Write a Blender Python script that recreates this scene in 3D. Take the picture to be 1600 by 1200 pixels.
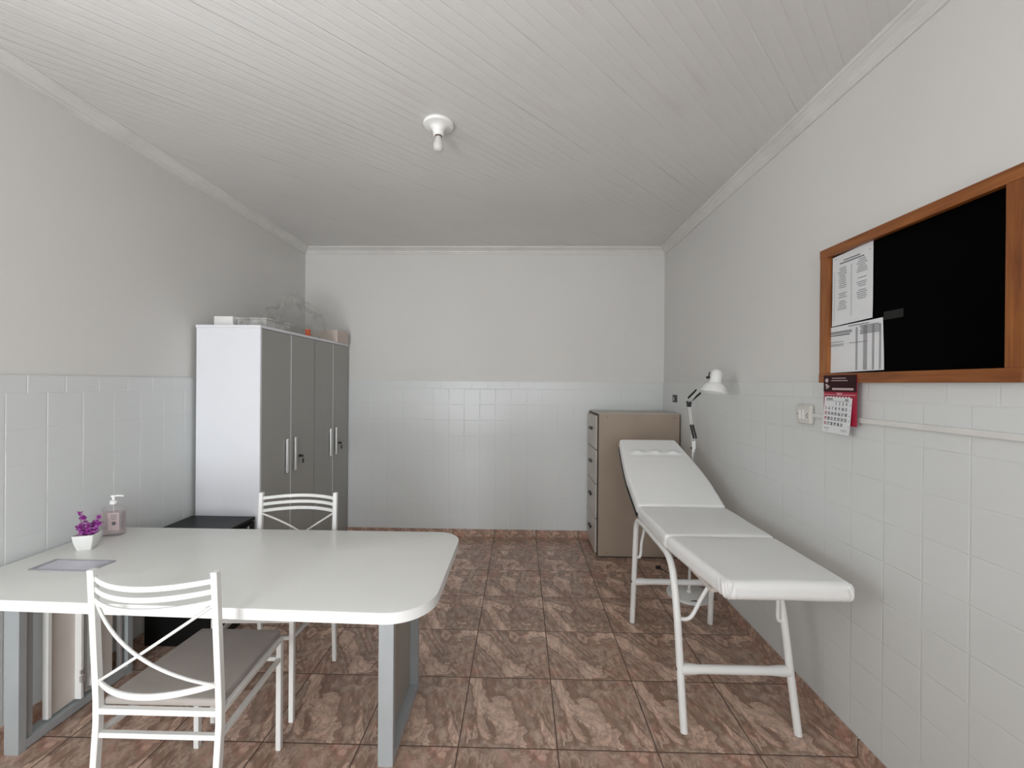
import bpy, bmesh, math, random
from mathutils import Vector, Matrix, Euler, noise
random.seed(7)
C = bpy.context.scene
COL = C.collection
for o in list(bpy.data.objects): bpy.data.objects.remove(o)

# ------------------------------------------------------------------ camera
YAW, PITCH, ROLL, FPX, H = -0.0204, -0.0016, -0.0079, 652.75, 1.469
cam_d = bpy.data.cameras.new('camera'); cam = bpy.data.objects.new('camera', cam_d); COL.objects.link(cam)
cy, sy, cp, sp = math.cos(YAW), math.sin(YAW), math.cos(PITCH), math.sin(PITCH)
fw = Vector((sy*cp, cy*cp, sp)); rt = Vector((cy, -sy, 0)); up = rt.cross(fw)
cr, sr = math.cos(ROLL), math.sin(ROLL)
r2 = cr*rt - sr*up; u2 = sr*rt + cr*up
cam.matrix_world = Matrix(((r2.x, u2.x, -fw.x, 0), (r2.y, u2.y, -fw.y, 0), (r2.z, u2.z, -fw.z, H), (0, 0, 0, 1)))
cam_d.sensor_width = 36; cam_d.lens = FPX/1600*36; cam_d.clip_start = .02
C.camera = cam

# ------------------------------------------------------------------ light and exposure
XL, XR, D, HC, HW = -2.082, 1.355, 3.996, 2.765, 1.487
YB = -1.55                                  # wall behind the camera
w = bpy.data.worlds.new('world'); C.world = w; w.use_nodes = True
w.node_tree.nodes['Background'].inputs[0].default_value = (.80, .90, 1.0, 1)
w.node_tree.nodes['Background'].inputs[1].default_value = 1.0
def area(name, loc, rot, sx, sy_, power, col=(1, 1, 1)):
    l = bpy.data.lights.new(name, 'AREA'); l.shape = 'RECTANGLE'; l.size = sx; l.size_y = sy_; l.energy = power; l.color = col
    o = bpy.data.objects.new(name, l); COL.objects.link(o); o.location = loc; o.rotation_euler = rot; return o
area('door_daylight', (-1.15, YB-.16, 1.05), (math.radians(90), 0, 0), 1.0, 2.05, 50, (.95, .98, 1.0))
area('window_daylight', (.45, YB-.16, 1.6), (math.radians(90), 0, 0), 1.15, 1.0, 24, (.97, .98, 1.0))
sw = area('side_window_daylight', (XL-.17, .15, 1.62), (math.radians(116), 0, math.radians(-90)), 1.25, 1.0, 17, (.97, .99, 1.0))
area('yard_bounce', (-1.15, YB-1.1, .02), (math.radians(140), 0, 0), 1.8, 1.4, 40, (1.0, .98, .95))
sw.data.spread = math.radians(135)
C.view_settings.view_transform = 'Standard'; C.view_settings.look = 'None'
C.view_settings.gamma = 1; C.view_settings.use_curve_mapping = False
C.view_settings.exposure = 0.36

# ------------------------------------------------------------------ node helpers
class NT:
    def __init__(s, name):
        s.m = bpy.data.materials.new(name); s.m.use_nodes = True; s.t = s.m.node_tree
        s.b = s.t.nodes['Principled BSDF']; s.out = s.t.nodes['Material Output']
    def n(s, typ, **kw):
        nd = s.t.nodes.new(typ)
        for k, v in kw.items():
            if k[0] == '_': setattr(nd, k[1:], v)
        return nd
    def put(s, sock, v):
        if isinstance(v, bpy.types.NodeSocket): s.t.links.new(v, sock)
        else: sock.default_value = v
    def ma(s, op, a, b=0.0, c=0.0, clamp=False):
        nd = s.t.nodes.new('ShaderNodeMath'); nd.operation = op; nd.use_clamp = clamp
        s.put(nd.inputs[0], a); s.put(nd.inputs[1], b); s.put(nd.inputs[2], c); return nd.outputs[0]
    def mixc(s, f, a, b, mode='MIX'):
        nd = s.t.nodes.new('ShaderNodeMix'); nd.data_type = 'RGBA'; nd.blend_type = mode
        s.put(nd.inputs[0], f); s.put(nd.inputs[6], a); s.put(nd.inputs[7], b); return nd.outputs[2]
    def noise(s, vec, scale, detail=3, rough=.5, dist=0.):
        nd = s.t.nodes.new('ShaderNodeTexNoise')
        if vec is not None: s.t.links.new(vec, nd.inputs['Vector'])
        nd.inputs['Scale'].default_value = scale; nd.inputs['Detail'].default_value = detail
        nd.inputs['Roughness'].default_value = rough; nd.inputs['Distortion'].default_value = dist
        return nd.outputs['Fac']
    def ramp(s, fac, stops):
        nd = s.t.nodes.new('ShaderNodeValToRGB'); s.t.links.new(fac, nd.inputs[0])
        e = nd.color_ramp.elements
        while len(e) < len(stops): e.new(.5)
        for i, (p, c) in enumerate(stops): e[i].position = p; e[i].color = (*c, 1) if len(c) == 3 else c
        return nd.outputs[0]
    def maprange(s, v, a, b, c, d):
        nd = s.t.nodes.new('ShaderNodeMapRange'); nd.clamp = True
        for i, x in enumerate((v, a, b, c, d)): s.put(nd.inputs[i], x)
        return nd.outputs[0]
    def pos(s):
        g = s.t.nodes.new('ShaderNodeNewGeometry'); return g.outputs['Position']
    def obj(s):
        g = s.t.nodes.new('ShaderNodeTexCoord'); return g.outputs['Object']
    def sep(s, v):
        nd = s.t.nodes.new('ShaderNodeSeparateXYZ'); s.t.links.new(v, nd.inputs[0]); return nd.outputs
    def comb(s, x, y, z=0.):
        nd = s.t.nodes.new('ShaderNodeCombineXYZ')
        for i, q in enumerate((x, y, z)): s.put(nd.inputs[i], q)
        return nd.outputs[0]
    def bump(s, h, strength=.3, dist=.01, normal=None):
        nd = s.t.nodes.new('ShaderNodeBump'); nd.inputs['Strength'].default_value = strength; nd.inputs['Distance'].default_value = dist
        s.put(nd.inputs['Height'], h)
        if normal is not None: s.t.links.new(normal, nd.inputs['Normal'])
        return nd.outputs[0]
    def set(s, **kw):
        names = dict(col='Base Color', rough='Roughness', metal='Metallic', normal='Normal', trans='Transmission Weight', ior='IOR', alpha='Alpha', spec='Specular IOR Level', coat='Coat Weight', sheen='Sheen Weight')
        for k, v in kw.items():
            if k == 'col' and isinstance(v, tuple) and len(v) == 3: v = (*v, 1)
            s.put(s.b.inputs[names[k]], v)
        return s.m

def plain(name, col, rough=.5, metal=0., var=.06, nscale=6, bumps=0., bscale=60, spec=.5, coat=0.):
    t = NT(name); o = t.obj(); f = t.noise(o, nscale, 4)
    a = tuple(max(0, c*(1-var)) for c in col); b = tuple(min(1, c*(1+var)) for c in col)
    t.set(col=t.ramp(f, [(.3, a), (.7, b)]), rough=rough, metal=metal, spec=spec, coat=coat)
    if bumps: t.set(normal=t.bump(t.noise(o, bscale, 4), bumps, .002))
    return t.m

def paint_mat(name, col, rough=.6):
    t = NT(name); p = t.pos(); f = t.noise(p, 1.3, 3, .5); g = t.noise(p, 90, 3)
    a = tuple(c*.94 for c in col); b = tuple(min(1, c*1.04) for c in col)
    h = t.ma('ADD', t.ma('MULTIPLY', g, .25), t.noise(p, 14, 4))
    return t.set(col=t.ramp(f, [(0., a), (1., b)]), rough=rough, normal=t.bump(h, .10, .01))

def tile_wall_mat(name, axis, h0, col, hz=1., vlight=0.):
    """painted-over 15 cm tiles with a 7.5 cm border course on top"""
    t = NT(name); p = t.pos(); s = t.sep(p); hcoord = s[axis]; z = s[2]
    def line(v, period, off):
        a = t.ma('DIVIDE', t.ma('SUBTRACT', v, off), period)
        a = t.ma('FRACT', a); a = t.ma('SUBTRACT', a, .5); a = t.ma('ABSOLUTE', a); a = t.ma('SUBTRACT', .5, a)
        return t.ma('MULTIPLY', a, period)                    # distance to the nearest joint
    border = t.ma('GREATER_THAN', z, HW-.075)
    hb = line(hcoord, .15, h0); hb2 = line(hcoord, .15, h0+.075)
    hl = t.ma('ADD', t.ma('MULTIPLY', hb, t.ma('SUBTRACT', 1, border)), t.ma('MULTIPLY', hb2, border))
    zl = line(z, .15, HW-.075-.15*20)
    zl = t.ma('ADD', zl, t.ma('MULTIPLY', border, t.ma('MULTIPLY', t.ma('GREATER_THAN', z, HW-.07), 1.)))
    zl = t.ma('ADD', zl, (1-hz)*.003)
    d = t.ma('MINIMUM', hl, zl)
    wob = t.noise(p, 9, 3)
    g = t.maprange(d, .0006, .0042, 0, 1)                       # 0 in the joint
    amt = t.maprange(wob, .38, .6, .25, 1)
    hh = t.ma('SUBTRACT', 1, t.ma('MULTIPLY', t.ma('SUBTRACT', 1, g), amt))
    # each tile sits at its own slight tilt
    hh2 = t.ma('ADD', hh, t.ma('MULTIPLY', t.noise(p, 5, 2), .7))
    hh2 = t.ma('ADD', hh2, t.ma('MULTIPLY', t.noise(p, 70, 2), .10))
    f = t.noise(p, 1.1, 3, .5)
    a = tuple(c*.93 for c in col); b = tuple(min(1, c*1.05) for c in col)
    c = t.mixc(t.ma('MULTIPLY', t.ma('SUBTRACT', 1, g), .10), t.ramp(f, [(0., a), (1., b)]), (*[x*.7 for x in col], 1))
    if vlight:                                   # bright highlights along the upright joints, painted into the colour
        gv = t.ma('MULTIPLY', t.maprange(hl, .0008, .0036, 1, 0), t.ma('MULTIPLY', amt, vlight))
        c = t.mixc(gv, c, (.93, .93, .93, 1))
    return t.set(col=c, rough=.30, normal=t.bump(hh2, .38, .003), spec=.5)

def floor_mat(name='marbled_floor_tile', ax=None):
    """40 cm tiles whose marbled print repeats; ax picks the wall direction for the skirting pieces"""
    S = .4; X0 = -.2399; Y0 = D-.3172
    t = NT(name); s = t.sep(t.pos())
    if ax is None: u = t.ma('DIVIDE', t.ma('SUBTRACT', s[0], X0), S); v = t.ma('DIVIDE', t.ma('SUBTRACT', s[1], Y0), S)
    else: u = t.ma('DIVIDE', t.ma('SUBTRACT', s[ax], (X0, Y0)[ax]), S); v = t.ma('DIVIDE', t.ma('ADD', s[2], .12), S)
    fu = t.ma('FRACT', u); fv = t.ma('FRACT', v)
    cu = t.ma('FLOOR', u); cv = t.ma('FLOOR', v)
    du = t.ma('SUBTRACT', .5, t.ma('ABSOLUTE', t.ma('SUBTRACT', fu, .5)))
    dv = t.ma('SUBTRACT', .5, t.ma('ABSOLUTE', t.ma('SUBTRACT', fv, .5)))
    d = t.ma('MULTIPLY', t.ma('MINIMUM', du, dv), S)
    vec = t.comb(t.ma('ADD', fu, t.ma('MULTIPLY', cu, .010)), t.ma('ADD', fv, t.ma('MULTIPLY', cv, .23)), t.ma('ADD', 5.3, t.ma('MULTIPLY', cv, .17)))
    mp = t.t.nodes.new('ShaderNodeMapping'); mp.inputs['Rotation'].default_value = (0, 0, .75); mp.inputs['Scale'].default_value = (1.25, .8, 1)
    t.t.links.new(vec, mp.inputs[0]); vv = mp.outputs[0]
    big = t.noise(vv, 1.15, 4, .5, 1.6)
    fine = t.noise(vv, 6, 6, .62, 1.0)
    f = t.ma('ADD', big, t.ma('MULTIPLY', t.ma('SUBTRACT', fine, .5), .13))
    base = t.ramp(f, [(.34, (.58, .44, .37)), (.43, (.50, .365, .305)), (.465, (.26, .165, .13)), (.50, (.31, .22, .175)), (.54, (.42, .33, .28)), (.59, (.25, .165, .13)), (.625, (.46, .325, .265)), (.72, (.60, .46, .39))])
    red = t.maprange(t.noise(vv, 1.6, 4, .5, 1.2), .52, .66, 0, .5)
    base = t.mixc(red, base, (.42, .22, .175, 1))
    gre = t.maprange(t.noise(vv, 1.35, 3, .5, .8), .52, .66, 0, .6)
    base = t.mixc(gre, base, (.30, .25, .21, 1))
    mott = t.maprange(t.noise(vv, 4.5, 6, .65, 1.5), .35, .65, .74, 1.2)
    base = t.mixc(1., base, t.comb(mott, mott, mott), 'MULTIPLY')
    vein = t.maprange(t.ma('ABSOLUTE', t.ma('SUBTRACT', f, .447)), 0, .009, 1, 0)
    vein = t.ma('MULTIPLY', vein, t.maprange(t.noise(vv, 2.3, 2), .46, .60, 0, .8))
    base = t.mixc(vein, base, (.74, .62, .54, 1))
    vn2 = t.noise(vv, 1.5, 6, .6, 2.6)
    dk = t.maprange(t.ma('ABSOLUTE', t.ma('SUBTRACT', vn2, .5)), 0, .03, .5, 0)
    base = t.mixc(dk, base, (.17, .105, .082, 1))
    base = t.mixc(1., base, (1.22, 1.15, 1.08, 1), 'MULTIPLY')
    edge = t.maprange(d, .0018, .0030, 0, 1)
    c = t.mixc(edge, (.10, .058, .042, 1), base)
    bh = t.ma('ADD', t.maprange(d, .001, .005, 0, 1), t.ma('MULTIPLY', big, .1))
    rgh = t.ma('ADD', t.maprange(big, .3, .7, .26, .32), t.ma('MULTIPLY', t.ma('SUBTRACT', 1, edge), .4))
    return t.set(col=c, rough=rgh, normal=t.bump(bh, .4, .002), spec=.45)

def ceiling_mat():
    t = NT('diagonal_ceiling_boards'); p = t.pos(); s = t.sep(p)
    q = t.ma('MULTIPLY', t.ma('SUBTRACT', s[0], s[1]), .7071)
    along = t.ma('MULTIPLY', t.ma('ADD', s[0], s[1]), .7071)
    def line(period, off, wd):
        a = t.ma('FRACT', t.ma('DIVIDE', t.ma('ADD', q, off), period))
        a = t.ma('MULTIPLY', t.ma('SUBTRACT', .5, t.ma('ABSOLUTE', t.ma('SUBTRACT', a, .5))), period)
        return t.maprange(a, 0, wd, 0, 1)
    g1 = line(.10, 3.0, .004); g2 = line(.05, 3.0, .006)
    v = t.comb(t.ma('MULTIPLY', q, 9), t.ma('MULTIPLY', along, 1.4))
    patch = t.noise(v, 1.0, 3); pm = t.maprange(patch, .55, .68, 0, 1)
    h = t.ma('ADD', t.ma('MULTIPLY', g1, t.ma('ADD', .12, t.ma('MULTIPLY', pm, .5))), t.ma('MULTIPLY', g2, .45))
    v2 = t.comb(t.ma('MULTIPLY', q, 48), t.ma('MULTIPLY', along, 2.0))
    h = t.ma('ADD', h, t.ma('MULTIPLY', t.noise(v2, 1., 4), .7))
    f = t.noise(p, 1.2, 4)
    base = t.ramp(f, [(.3, (.66, .655, .64)), (.7, (.71, .705, .695))])
    crack = t.ma('MULTIPLY', t.maprange(line(.10, 3.0, .0016), 0, 1, 1, 0), t.ma('MULTIPLY', pm, .45))
    base = t.mixc(crack, base, (.28, .24, .20, 1))
    st = t.noise(t.comb(t.ma('MULTIPLY', q, 14), t.ma('MULTIPLY', along, 1.8), 4.), 1., 4)
    base = t.mixc(t.maprange(st, .60, .78, 0, .28), base, (.50, .44, .38, 1))
    return t.set(col=base, rough=.42, normal=t.bump(h, .42, .005))

def wood_mat():
    t = NT('orange_varnished_wood'); o = t.obj(); mp = t.t.nodes.new('ShaderNodeMapping'); t.t.links.new(o, mp.inputs[0])
    mp.inputs['Scale'].default_value = (30, 2.2, 30)
    n = t.noise(mp.outputs[0], 1.2, 7, .6, .6); m = t.noise(o, 5, 3)
    c = t.ramp(n, [(.28, (.115, .032, .007)), (.45, (.24, .075, .016)), (.62, (.33, .115, .026)), (.8, (.40, .16, .045))])
    return t.set(col=t.mixc(t.maprange(m, .4, .7, 0, .3), c, (.16, .05, .012, 1)), rough=.38, normal=t.bump(n, .1, .002))
def wood_mat_v():
    m = wood_mat(); 
    for nd in m.node_tree.nodes:
        if nd.type == 'MAPPING': nd.inputs['Scale'].default_value = (30, 30, 2.2)
    m.name = 'orange_varnished_wood_upright'; return m

M = {}
M['wall'] = paint_mat('white_wall_paint', (.70, .69, .668))
M['tile_l'] = tile_wall_mat('white_tile_left', 1, 1.797, (.685, .705, .70), .45, .8)
M['tile_r'] = tile_wall_mat('white_tile_right', 1, 1.134, (.685, .70, .685))
M['tile_b'] = tile_wall_mat('white_tile_back', 0, -.988, (.69, .71, .705), .7)
M['floor'] = floor_mat(); M['skirt_x'] = floor_mat('marbled_skirting_back', 0); M['skirt_y'] = floor_mat('marbled_skirting_side', 1); M['ceiling'] = ceiling_mat()
M['trim'] = plain('white_trim_paint', (.68, .67, .65), .45)
M['desk'] = plain('off_white_laminate', (.80, .80, .765), .30, var=.01)
M['desk_edge'] = plain('white_edge_band', (.82, .83, .82), .3, var=.02)
M['silver'] = plain('silver_grey_metal_paint', (.42, .45, .465), .38, .25)
M['taupe'] = plain('taupe_laminate', (.34, .315, .28), .5)
M['cream'] = plain('cream_board', (.66, .61, .56), .5)
M['white'] = plain('white_enamel', (.80, .80, .78), .28, var=.03)
M['whitep'] = plain('white_plastic', (.82, .82, .80), .35)
M['seat'] = plain('taupe_vinyl_seat', (.36, .325, .30), .42, bumps=.25, bscale=120)
M['black'] = plain('black_laminate', (.006, .006, .006), .4, spec=.25)
M['blackp'] = plain('black_plastic', (.015, .015, .016), .4)
M['wardrobe'] = plain('pale_grey_wardrobe_board', (.80, .81, .85), .22, var=.01)
M['door'] = plain('grey_wardrobe_door', (.36, .355, .33), .35, var=.02)
M['alu'] = plain('brushed_aluminium', (.75, .75, .75), .3, .8)
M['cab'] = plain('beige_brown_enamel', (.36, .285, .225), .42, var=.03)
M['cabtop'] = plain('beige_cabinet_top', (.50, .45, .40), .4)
M['cabedge'] = plain('dark_cabinet_gap', (.05, .042, .036), .6)
M['board'] = plain('black_glossy_board', (.0006, .0006, .0006), .2, var=.0, spec=.02)
M['wood'] = wood_mat(); M['woodv'] = wood_mat_v()
M['paper'] = plain('white_paper', (.72, .73, .74), .7, var=.02)
M['ink'] = plain('grey_ink', (.16, .16, .17), .7)
M['ink2'] = plain('soft_grey_ink', (.33, .33, .34), .7)
M['maroon'] = plain('dark_maroon_print', (.030, .007, .010), .5, spec=.2)
M['red'] = plain('crimson_print', (.34, .008, .035), .4)
M['pink'] = plain('pink_print', (.74, .40, .46), .5)
M['dull'] = plain('pale_header_print', (.50, .38, .38), .5)
M['socket'] = plain('aged_white_socket', (.62, .61, .56), .4)
M['bulb'] = plain('frosted_bulb', (.62, .61, .59), .25)
M['brass'] = plain('brass', (.5, .36, .15), .35, .8)
M['orange'] = plain('orange_red_card', (.62, .12, .04), .5)
M['kraft'] = plain('pale_pinkish_card', (.62, .53, .48), .6)
M['stem'] = plain('dark_plum_stem', (.10, .03, .08), .6)
M['fl1'] = plain('purple_petal', (.30, .03, .28), .5, var=.25, nscale=60)
M['fl2'] = plain('lilac_petal', (.55, .22, .55), .5, var=.2, nscale=60)
M['label'] = plain('pink_label', (.66, .52, .53), .4)
M['chip'] = plain('dark_rust', (.10, .06, .045), .8)
M['hframe'] = plain('grey_satin_frame', (.40, .40, .43), .35, .3)
M['pad'] = plain('silver_lilac_panel', (.62, .62, .69), .25, 0.)
def vinyl():
    t = NT('white_vinyl_cover'); o = t.obj(); f = t.noise(o, 3, 4)
    n1 = t.noise(o, 9, 3, .5, .6); n2 = t.noise(o, 300, 2)
    h = t.ma('ADD', t.ma('MULTIPLY', n1, .7), t.ma('MULTIPLY', n2, .03))
    return t.set(col=t.ramp(f, [(.3, (.80, .80, .79)), (.7, (.84, .84, .83))]), rough=.33, normal=t.bump(h, .22, .006), coat=.15)
M['vinyl'] = vinyl()
def clearish(name, tint, opac, rough=.15, gloss=(.8, .8, .8)):
    t = NT(name); tr = t.t.nodes.new('ShaderNodeBsdfTransparent'); tr.inputs[0].default_value = (*tint, 1)
    mx = t.t.nodes.new('ShaderNodeMixShader'); t.set(col=gloss, rough=rough, spec=.8)
    o = t.noise(t.obj(), 12, 4); t.put(mx.inputs[0], t.maprange(o, .35, .7, opac*.6, min(1, opac*1.6)))
    t.t.links.new(tr.outputs[0], mx.inputs[1]); t.t.links.new(t.b.outputs[0], mx.inputs[2]); t.t.links.new(mx.outputs[0], t.out.inputs[0])
    return t.m
M['bag'] = clearish('clear_plastic_film', (.96, .96, .955), .10, .2, (.72, .71, .70))
M['tray'] = clearish('clear_plastic_box', (.93, .93, .92), .42, .15, (.72, .72, .70))
M['bottle'] = clearish('clear_bottle_plastic', (.94, .925, .93), .16, .08, (.7, .68, .7))
M['soap'] = clearish('pale_pink_liquid', (.95, .89, .90), .22, .2, (.68, .58, .59))
M['glass'] = clearish('window_glass', (.98, .98, .98), .05, .05)

# ------------------------------------------------------------------ mesh helpers
def BM(): return bmesh.new()
def mat4(loc=(0, 0, 0), rot=(0, 0, 0)): return Matrix.Translation(loc) @ Euler(rot).to_matrix().to_4x4()
def add_box(bm, x0, x1, y0, y1, z0, z1, bev=0., mtx=None, seg=2):
    b = bmesh.new(); bmesh.ops.create_cube(b, size=1)
    for v in b.verts: v.co = Vector(((x0+x1)/2+v.co.x*(x1-x0), (y0+y1)/2+v.co.y*(y1-y0), (z0+z1)/2+v.co.z*(z1-z0)))
    if bev: bmesh.ops.bevel(b, geom=b.edges[:], offset=bev, segments=seg, profile=.7, affect='EDGES')
    merge(bm, b, mtx)
def merge(bm, b, mtx=None):
    if mtx is not None: b.transform(mtx)
    me = bpy.data.meshes.new('tmp'); b.to_mesh(me); b.free(); bm.from_mesh(me); bpy.data.meshes.remove(me)
def smooth_path(pts, n=6):
    """Catmull-Rom resample"""
    P = [Vector(p) for p in pts]; out = []
    for i in range(len(P)-1):
        p0 = P[max(0, i-1)]; p1 = P[i]; p2 = P[i+1]; p3 = P[min(len(P)-1, i+2)]
        for k in range(n):
            s = k/n
            out.append(.5*((2*p1)+(-p0+p2)*s+(2*p0-5*p1+4*p2-p3)*s*s+(-p0+3*p1-3*p2+p3)*s**3))
    out.append(P[-1]); return out
def add_tube(bm, pts, r, seg=14, rect=None, upv=None, cap=True):
    """sweep a circle (or rect=(width,height)) along pts; r may be a list"""
    P = [Vector(p) for p in pts]; rings = []
    prev = None
    for i, p in enumerate(P):
        t = (P[min(i+1, len(P)-1)]-P[max(i-1, 0)]).normalized()
        if upv is not None: n = Vector(upv) - t*t.dot(Vector(upv)); n.normalize()
        elif prev is None:
            a = Vector((0, 0, 1)) if abs(t.z) < .9 else Vector((0, 1, 0)); n = (a-t*t.dot(a)).normalized()
        else: n = (prev-t*t.dot(prev)).normalized()
        prev = n; b = t.cross(n); rr = r[i] if isinstance(r, (list, tuple)) else r
        sc = 1.
        if 0 < i < len(P)-1:
            c = (P[i]-P[i-1]).normalized().dot((P[i+1]-P[i]).normalized()); sc = 1/max(.5, math.sqrt((1+c)/2))
        ring = []
        if rect:
            w_, h_ = rect[0]/2, rect[1]/2; e = .18*min(w_, h_)
            for (a1, a2) in ((w_-e, h_), (-w_+e, h_), (-w_, h_-e), (-w_, -h_+e), (-w_+e, -h_), (w_-e, -h_), (w_, -h_+e), (w_, h_-e)):
                ring.append(bm.verts.new(p+b*a1+n*a2))
        else:
            for k in range(seg):
                an = 2*math.pi*k/seg; ring.append(bm.verts.new(p+b*(math.cos(an)*rr)+n*(math.sin(an)*rr)))
        rings.append(ring)
    m = len(rings[0])
    for a, b_ in zip(rings, rings[1:]):
        for k in range(m): bm.faces.new((a[k], a[(k+1) % m], b_[(k+1) % m], b_[k]))
    if cap: bm.faces.new(rings[0][::-1]); bm.faces.new(rings[-1])
def add_lathe(bm, prof, seg=32, mtx=None):
    b = bmesh.new(); rings = []
    for (r, z) in prof:
        if r < 1e-5: rings.append([b.verts.new((0, 0, z))])
        else: rings.append([b.verts.new((r*math.cos(2*math.pi*k/seg), r*math.sin(2*math.pi*k/seg), z)) for k in range(seg)])
    for a, c in zip(rings, rings[1:]):
        for k in range(seg):
            k2 = (k+1) % seg
            if len(a) == 1 and len(c) == 1: continue
            if len(a) == 1: b.faces.new((a[0], c[k2], c[k]))
            elif len(c) == 1: b.faces.new((a[k], a[k2], c[0]))
            else: b.faces.new((a[k], a[k2], c[k2], c[k]))
    bmesh.ops.recalc_face_normals(b, faces=b.faces[:]); merge(bm, b, mtx)
def add_prism(bm, outline, z0, z1, bev=0.):
    b = bmesh.new(); vs = [b.verts.new((x, y, z0)) for x, y in outline]; f = b.faces.new(vs)
    r = bmesh.ops.extrude_face_region(b, geom=[f]); 
    for v in [g for g in r['geom'] if isinstance(g, bmesh.types.BMVert)]: v.co.z = z1
    bmesh.ops.recalc_face_normals(b, faces=b.faces[:])
    if bev:
        ed = [e for e in b.edges if abs(e.verts[0].co.z-e.verts[1].co.z) < 1e-6]
        bmesh.ops.bevel(b, geom=ed, offset=bev, segments=2, profile=.6, affect='EDGES')
    merge(bm, b)
def rounded_rect(x0, x1, y0, y1, radii, n=10):
    """radii for corners (x1,y0),(x1,y1),(x0,y1),(x0,y0)"""
    out = []
    for (cx, cy_, a0), r in zip(((x1, y0, -90), (x1, y1, 0), (x0, y1, 90), (x0, y0, 180)), radii):
        sx = -1 if cx == x1 else 1; sy_ = 1 if cy_ == y0 else -1
        if r <= 0: out.append((cx, cy_)); continue
        for k in range(n+1):
            a = math.radians(a0+90*k/n); out.append((cx+sx*r+math.cos(a)*r, cy_+sy_*r+math.sin(a)*r))
    return out
def add_cushion(bm, hx, hy, hz, r, fn=None, n=(26, 26, 8), mtx=None):
    """soft rounded block with half sizes; fn(Vector)->Vector deforms it"""
    b = bmesh.new()
    def axis(h, m):
        inner = h-r; k = max(3, m//5)
        a = [-h+r*(1-math.cos(math.pi/2*i/k)) for i in range(k)]
        mid = [-inner+2*inner*i/(m-2*k) for i in range(m-2*k+1)]
        return a+mid+[-x for x in a[::-1]]
    ax = [axis(hx, n[0]), axis(hy, n[1]), axis(hz, max(n[2], 8))]
    cache = {}
    def V(p):
        key = tuple(round(c, 6) for c in p)
        if key in cache: return cache[key]
        c = Vector([max(-(h-r), min(h-r, q)) for q, h in zip(p, (hx, hy, hz))]); d = Vector(p)-c
        q = c+(d.normalized()*r if d.length > 1e-9 else d)
        if d.length <= 1e-9: q = Vector(p)
        if fn: q = fn(q)
        cache[key] = b.verts.new(q); return cache[key]
    hs = (hx, hy, hz)
    for a in range(3):
        i, j = [(1, 2), (2, 0), (0, 1)][a]
        for sgn in (-1, 1):
            for u0, u1 in zip(ax[i], ax[i][1:]):
                for v0, v1 in zip(ax[j], ax[j][1:]):
                    ps = []
                    for (u, v) in ((u0, v0), (u1, v0), (u1, v1), (u0, v1)):
                        p = [0, 0, 0]; p[a] = sgn*hs[a]; p[i] = u; p[j] = v; ps.append(V(p))
                    if len(set(ps)) < 3: continue
                    try: b.faces.new(ps if sgn > 0 else ps[::-1])
                    except ValueError: pass
    merge(bm, b, mtx)

def obj(name, bm, m, parent=None, smooth=None, loc=None, label=None):
    me = bpy.data.meshes.new(name); bm.to_mesh(me); bm.free(); me.materials.append(m)
    o = bpy.data.objects.new(name, me); COL.objects.link(o)
    if parent is not None: o.parent = parent
    if loc is not None: o.location = loc
    if smooth is not None:
        for p in me.polygons: p.use_smooth = True
        try: me.set_sharp_from_angle(angle=math.radians(smooth))
        except Exception: pass
    if label: o['label'] = label
    return o
def thing(name, label, cat, loc=(0, 0, 0), rotz=0., group=None):
    o = bpy.data.objects.new(name, None); COL.objects.link(o); o.location = loc; o.rotation_euler = (0, 0, rotz)
    o.empty_display_size = .05; o['label'] = label; o['category'] = cat
    if group: o['group'] = group
    return o
def tag(o, label, cat, group=None):
    o['label'] = label; o['category'] = cat
    if group: o['group'] = group
    return o
def struct(name, bm, m, parent=None, smooth=None):
    o = obj(name, bm, m, parent, smooth)
    if parent is None: o['kind'] = 'structure'
    return o
def dup(root, loc, rotz, label):
    r = root.copy(); COL.objects.link(r); r.location = loc; r.rotation_euler = (0, 0, rotz); r['label'] = label
    for ch in list(root.children):
        c = ch.copy(); COL.objects.link(c); c.parent = r
        for g in ch.children: d = g.copy(); COL.objects.link(d); d.parent = c
    return r
def bx(name, m, parent, x0, x1, y0, y1, z0, z1, bev=0., **k):
    b = BM(); add_box(b, x0, x1, y0, y1, z0, z1, bev); return obj(name, b, m, parent, **k)
def text_mesh(bm, s, size, mtx, extrude=.0002, align='CENTER'):
    cu = bpy.data.curves.new('t', 'FONT'); cu.body = s; cu.size = size; cu.align_x = align; cu.align_y = 'CENTER'; cu.extrude = extrude; cu.offset = size*.01
    o = bpy.data.objects.new('t', cu); COL.objects.link(o)
    dg = bpy.context.evaluated_depsgraph_get(); me = bpy.data.meshes.new_from_object(o.evaluated_get(dg))
    me.transform(mtx); bm.from_mesh(me); bpy.data.meshes.remove(me); bpy.data.objects.remove(o); bpy.data.curves.remove(cu)

# ------------------------------------------------------------------ room
T = .14; OUT = .008          # tiles stand 8 mm proud of the painted wall
b = BM(); add_box(b, XL-T, XR+T, YB-T, D+T, -.12, 0); struct('floor', b, M['floor'])
b = BM(); add_box(b, XL-T, XR+T, YB-T, D+T, HC, HC+.1); struct('ceiling', b, M['ceiling'])
b = BM()                                                   # left wall with a window opening just outside the view
for (y0, y1, z0, z1) in ((YB-T, -.5, 0, HC), (-.5, .8, 0, 1.1), (-.5, .8, 2.12, HC), (.8, D+T, 0, HC)): add_box(b, XL-OUT-T, XL-OUT, y0, y1, z0, z1)
struct('wall_left', b, M['wall'])
b = BM(); add_box(b, XR+OUT, XR+OUT+T, YB-T, D+T, 0, HC); struct('wall_right', b, M['wall'])
b = BM(); add_box(b, XL-OUT, XR+OUT, D+OUT, D+OUT+T, 0, HC); struct('wall_back', b, M['wall'])
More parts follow.
